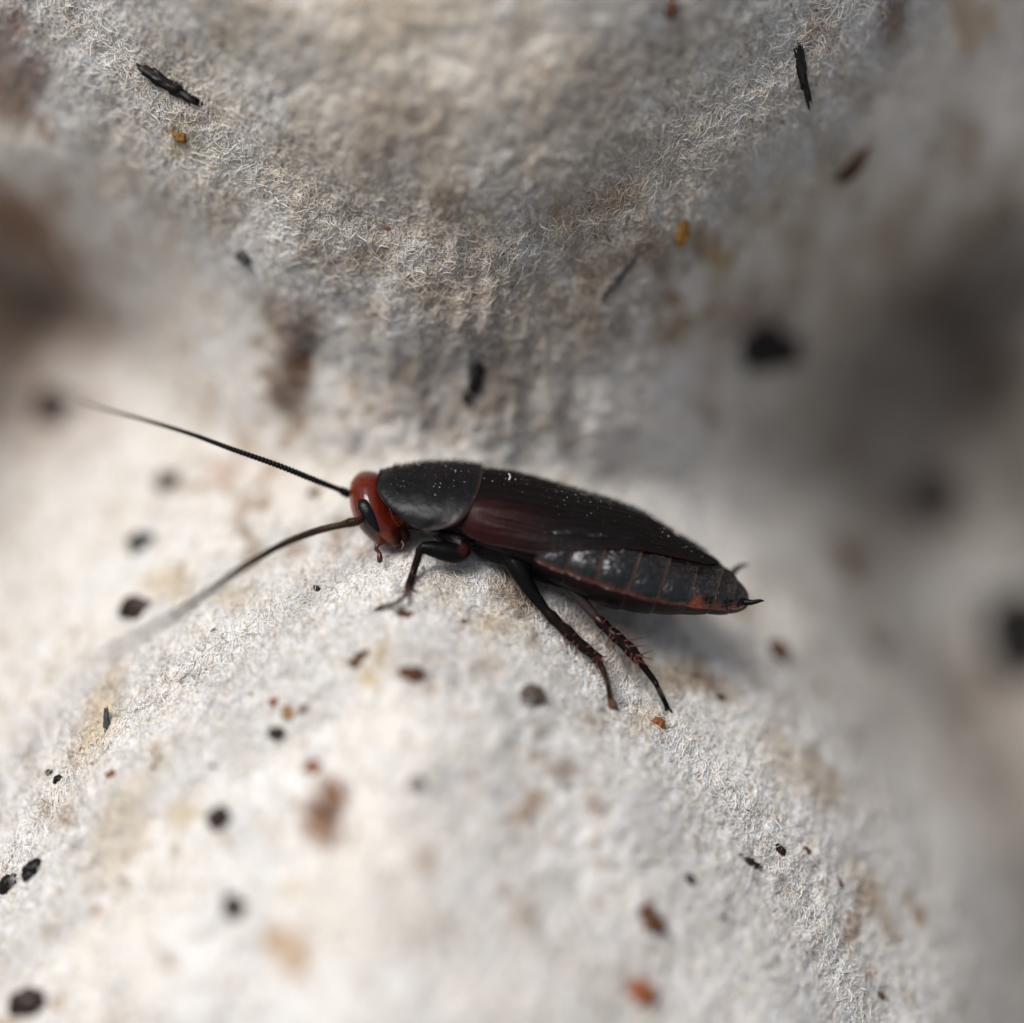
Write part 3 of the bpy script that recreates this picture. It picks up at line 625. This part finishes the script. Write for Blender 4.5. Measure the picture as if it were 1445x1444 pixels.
for (u, v, ang, L) in SP:
    try: p, _ = on_body(u, v, -0.04)
    except Exception: p = Q(u, v, 0.4)
    a = math.radians(ang); hh = -p[1] + random.uniform(-0.02, 0.14)
    q = Q(u + L * math.cos(a), v + L * math.sin(a), hh + random.uniform(-.05, .2)); c = catmull(np.array([p, (p + q) / 2 + np.array((0, 0, -0.008)), q]), 3)
    V, F = tube(c, np.linspace(1.55, 0.35, len(c)) / PX, 6); link_mesh('leg_spine', V, F, M['spine'], body, True)
# --- claws at the three near feet
for (u, v, fh) in ((533, 859, f1), (866, 997, f2), (943, 1001, f3)):
    for sgn in (-1, 1):
        small('claw', [(u, v - 1, fh + .02, 2.2), (u + sgn * 4, v + 2, fh + .03, 1.6), (u + sgn * 6, v + 6, fh - .02, 0.6)], (0.02, 0.010, 0.006), seg=6)
# --- short setae over pronotum and wings, dust grains on the back
def back_pts(N, seed):
    r = np.random.default_rng(seed); u = r.uniform(545, 985, N); phi = np.radians(r.normal(-20, 34, N).clip(-88, 80))
    k = u < 668; P0 = np.where(k[:, None], section_pt(PRON, np.minimum(u, 675), phi, 0.09), section_pt(BODY, u, phi, 0.10)); P1 = np.where(k[:, None], section_pt(PRON, np.minimum(u, 675), phi, 0.5), section_pt(BODY, u, phi, 0.5))
    n = P1 - P0; n /= np.linalg.norm(n, axis=1, keepdims=True); return P0, n, r
P0, nn, r = back_pts(3000, 51)
L = (r.uniform(0.05, 0.15, len(P0)) * np.where(P0[:, 0] < -1, 1.1, 0.7))[:, None]; lean = np.array((1.0, 0, -0.3)) * 0.5 + r.normal(0, 0.25, (len(P0), 3))
pts = np.stack([P0 + nn * L * t + lean * L * t * t * 0.7 for t in (0, .33, .66, 1)], 1)
hair_object('setae', pts, np.tile(np.array([0.007, 0.006, 0.0045, 0.002]), (len(P0), 1)), M['seta'], roach)
P0, nn, r = back_pts(330, 52); V = []; F = []
for p, n_ in zip(P0, nn):
    s = 0.010 * math.exp(r.normal(0, 0.5)); o = len(V); p = p + n_ * 0.035
    for d in ((1, 0, 0), (-1, 0, 0), (0, 1, 0), (0, -1, 0), (0, 0, 1), (0, 0, -1)): V.append(p + np.array(d) * s * r.uniform(.6, 1.4))
    F += [(o + a, o + b, o + c) for a, b, c in ((0, 2, 4), (2, 1, 4), (1, 3, 4), (3, 0, 4), (2, 0, 5), (1, 2, 5), (3, 1, 5), (0, 3, 5))]
du = link_mesh('dust', np.array(V), F, M['dust'], roach); tag(du, kind='stuff')
lp = section_pt(BODY, 704, math.radians(-8), 0.17)
cpts = [lp + np.array((math.cos(a) * 0.12 - 0.05, -0.03, math.sin(a) * 0.12)) for a in np.linspace(-2.0, 0.9, 9)]
V, F = tube(catmull(np.array(cpts), 4), np.full(33, 0.022), 8)
lint = link_mesh('lint_curl', V, F, M['dust'], None, True, origin=Vector(to_world(lp))); tag(lint, 'tiny curled white lint fibre lying on the cockroach\'s back', 'lint')

# ------------------------------------------------------------------ droppings, crumbs and splinters on the tray
import bmesh
def blob_mesh(name, ax, seed, lump=0.16, sub=4, mat=None):
    from mathutils import noise
    r = np.random.default_rng(seed); bm = bmesh.new(); bmesh.ops.create_icosphere(bm, subdivisions=sub, radius=1.0)
    o = Vector(r.uniform(-50, 50, 3)); ax = np.array(ax); el_ = ax / ax.min()
    for v in bm.verts:
        p = np.array(v.co); q = Vector(p * np.minimum(el_, 3.0))
        f = 1 + lump * 1.5 * noise.noise(q * 1.1 + o) + lump * 0.9 * noise.noise(q * 2.6 + o) + lump * 0.55 * noise.noise(q * 6 + o)
        v.co = Vector(p * f * ax * S)
    me = bpy.data.meshes.new(name); bm.to_mesh(me); bm.free(); me.polygons.foreach_set('use_smooth', [True] * len(me.polygons)); me.materials.append(mat); return me
# (name, u, v, long px, short px, angle, colour, label, category)
DROPS = [
 ('dropping', 310, 1155, 38, 34, 0, 'dark', 'round dark brown dropping alone on the lower hump, left of the long rust smear', 'dropping'),
 ('dropping', 331, 1282, 42, 34, 60, 'dark', 'blurred dark brown oval dropping below the round dark one, lower left', 'dropping'),
 ('dropping', 47, 1229, 38, 25, -50, 'black', 'upper of two shiny black droppings touching at the left edge', 'dropping'),
 ('dropping', 14, 1248, 34, 25, -40, 'black', 'lower of two shiny black droppings, cut by the left edge', 'dropping'),
 ('dropping', 42, 1415, 62, 44, -10, 'dark', 'large lumpy dark brown dropping in the bottom left corner', 'dropping'),
 ('dropping', 71, 1091, 14, 11, 10, 'dark', 'upper of two tiny dark specks near the left edge', 'speck'),
 ('dropping', 82, 1100, 15, 11, -30, 'black', 'lower of two tiny dark specks near the left edge', 'speck'),
 ('crumb', 158, 1093, 17, 12, 0, 'rust', 'small orange crumb beside the tiny dark pair at the left', 'crumb'),
 ('dropping', 302, 1083, 12, 9, 20, 'black', 'tiny black speck above the round dark dropping, lower left', 'speck'),
 ('dropping', 217, 1085, 10, 7, 40, 'dark', 'tiny dark speck right of the small orange crumb', 'speck'),
 ('splinter', 152, 1022, 34, 9, 80, 'blue', 'thin upright grey splinter on the left flank of the lower hump', 'splinter'),
 ('crumb', 388, 992, 16, 14, 0, 'rust', 'small orange crumb topmost of the brown crumb cluster', 'crumb'),
 ('dropping', 392, 1037, 26, 22, 0, 'dark', 'dark dropping at the bottom of the brown crumb cluster', 'dropping'),
 ('crumb', 407, 1008, 26, 18, 60, 'tan', 'tan crumb in the middle of the brown crumb cluster', 'crumb'),
 ('crumb', 430, 1003, 24, 13, -40, 'brown', 'brown crumb at the right of the brown crumb cluster', 'crumb'),
 ('crumb', 443, 1084, 26, 22, 0, 'rust', 'blurred orange crumb just above the long rust smear', 'crumb'),
 ('dropping', 588, 1108, 28, 24, 0, 'grey', 'blurred grey-brown dropping right of the long rust smear', 'dropping'),
 ('dropping', 505, 935, 40, 20, -55, 'brown', 'slanting oval brown dropping below the front foot', 'dropping'),
 ('dropping', 581, 951, 36, 22, 5, 'brown', 'blurred flat brown dropping right of the slanting oval one', 'dropping'),
 ('crumb', 572, 868, 24, 15, 10, 'brown', 'brown crumb beside the cockroach\'s front foot', 'crumb'),
 ('crumb', 656, 878, 12, 9, 20, 'brown', 'tiny brown crumb between front and middle legs', 'crumb'),
 ('dropping', 748, 984, 40, 34, -20, 'grey', 'blurred round grey-brown dropping left of the middle foot', 'dropping'),
 ('dropping', 918, 1302, 48, 32, 80, 'brown', 'upright brown oval dropping above the orange one, lower right', 'dropping'),
 ('crumb', 903, 1402, 44, 36, 10, 'rust', 'blurred orange-brown crumb near the bottom edge right of centre', 'crumb'),
 ('dropping', 973, 1242, 20, 15, 50, 'dark', 'small dark red-brown speck left of the bent crumb, lower right', 'speck'),
 ('crumb', 1056, 1216, 38, 12, 25, 'dark', 'bent elongated dark crumb left of the small round dark dropping', 'crumb'),
 ('dropping', 1100, 1200, 20, 15, 40, 'dark', 'small round dark dropping right of the bent crumb', 'dropping'),
 ('dropping', 1138, 1200, 13, 9, 40, 'brown', 'tiny brown speck right of the small round dark dropping', 'speck'),
 ('dropping', 1184, 1246, 19, 9, 60, 'brown', 'narrow tiny brown speck on the right flank of the lower hump', 'speck'),
 ('dropping', 1020, 1296, 13, 9, -30, 'black', 'tiny black speck below the bent crumb, lower right', 'speck'),
 ('dropping', 1243, 1406, 22, 11, 55, 'brown', 'small brown speck near the bottom right corner', 'speck'),
 ('crumb', 928, 1021, 19, 16, 30, 'rust', 'small orange-brown crumb right below the hind foot', 'crumb'),
 ('dropping', 1016, 985, 15, 11, 30, 'black', 'black speck in the brown staining right of the hind foot', 'speck'),
 ('dropping', 981, 955, 9, 7, 0, 'black', 'tiny black speck above the brown staining right of the hind foot', 'speck'),
 ('dropping', 1095, 918, 26, 24, 0, 'brown', 'blurred round brown dropping below the abdomen tip', 'dropping'),
 ('dropping', 1230, 915, 36, 28, 10, 'grey', 'blurred grey dropping on the right flank, right of the brown one', 'dropping'),
 ('dropping', 1310, 706, 64, 54, 0, 'dark', 'very blurred dark dropping in the right hollow', 'dropping'),
 ('dropping', 1189, 790, 38, 36, 0, 'brown', 'blurred brown dropping behind and right of the tail bristles', 'dropping'),
 ('dropping', 1062, 490, 112, 52, 0, 'black', 'largest very dark oval dropping in the right hollow above the abdomen', 'dropping'),
 ('dropping', 1440, 890, 80, 100, 0, 'black', 'very blurred black dropping cut by the right edge', 'dropping'),
 ('dropping', 962, 320, 54, 22, 88, 'ochre', 'upright amber dropping on the upper hump right of the neck', 'dropping'),
 ('dropping', 1204, 231, 66, 24, -58, 'brown', 'slanting narrow brown dropping at the upper right', 'dropping'),
 ('splinter', 882, 380, 78, 8, -55, 'blue', 'thin slanting grey splinter right of the neck', 'splinter'),
 ('splinter', 1128, 84, 100, 13, 76, 'black', 'long black splinter at the top right of the upper hump', 'splinter'),
 ('crumb', 946, 14, 26, 22, 80, 'brown', 'blurred brown crumb cut by the top edge', 'crumb'),
 ('splinter', 671, 530, 58, 20, -72, 'black', 'black upright splinter in the furrowed neck behind the cockroach', 'splinter'),
 ('dropping', 347, 363, 24, 21, 20, 'blue', 'small round dark grey dropping left of the upper hump', 'dropping'),
 ('crumb', 256, 193, 26, 18, 30, 'ochre', 'small amber crumb on the upper left flank', 'crumb'),
 ('splinter', 240, 120, 80, 17, 32, 'black', 'black slanting splinter at the upper left', 'splinter'),
 ('dropping', 82, 580, 56, 46, 0, 'dark', 'very blurred dark dropping by the tip of the far antenna', 'dropping'),
 ('dropping', 201, 767, 30, 26, 0, 'blue', 'blurred grey dropping above the dark brown one, left of the near antenna', 'dropping'),
 ('dropping', 241, 682, 32, 28, 0, 'grey', 'blurred grey dropping below the far antenna', 'dropping'),
 ('dropping', 196, 862, 60, 38, 8, 'dark', 'blurred dark brown dropping by the end of the near antenna', 'dropping'),
 ('crumb', 445, 697, 18, 15, 0, 'brown', 'small brown crumb between the two antennae', 'crumb'),
 ('dropping', 448, 832, 13, 9, 50, 'dark', 'tiny dark speck left of the front foot', 'speck'),
 ('crumb', 547, 322, 10, 9, 0, 'rust', 'tiny orange crumb on the lower edge of the upper hump', 'crumb'),
]
GR = {'dropping': 'droppings and specks on the tray', 'crumb': 'crumbs on the tray', 'splinter': 'splinters in the tray'}
for q, (name, u, v, a, b, ang, col, label, cat) in enumerate(DROPS):
    if not label: continue
    p = hit(u, v); n = normal_at(p) * 0.4 + np.array((0, -0.6, 0)); n /= np.linalg.norm(n); sc = (D + p[1]) / D / PX * (1.28 if p[1] > 5 else 1.0)
    # long axis in the surface: the picture direction of the mark carried onto the surface
    t = math.radians(ang); dd = np.array((math.cos(t), 0, -math.sin(t))); tang = dd - n * (dd @ n); fore = np.linalg.norm(tang); tang /= fore + 1e-6
    oth = np.cross(n, tang); o2 = np.array((math.sin(t), 0, math.cos(t))); f2_ = max(0.45, abs(oth @ o2))
    A_ = a * sc / 2 / max(0.5, fore) * 0.98; B_ = b * sc / 2 / f2_ * 0.92; Cc = min(A_, B_) * (0.8 if name != 'splinter' else 0.9)
    if max(a, b) > 50 and name == 'dropping': Cc *= 0.8
    if name == 'splinter': A_ *= 1.2
    mesh = blob_mesh(name, (A_, B_, Cc), 100 + q, (0.20 if col in ('black', 'dark') else 0.26) if name == 'dropping' else 0.36, 4, M['fr_' + col])
    o = bpy.data.objects.new(name, mesh); C.objects.link(o)
    Rm = RW @ Matrix((tang, oth, n)).transposed()
    o.matrix_world = Matrix.Translation(Vector(to_world(p + n * Cc * (0.25 if name != 'splinter' else 1.0)))) @ Rm.to_4x4()
    tag(o, label, cat, GR[name])
print('body verts', len(bv), 'under surface', int((surf(bv[:, 0], bv[:, 2]) > -bv[:, 1] + 0.05).sum()))
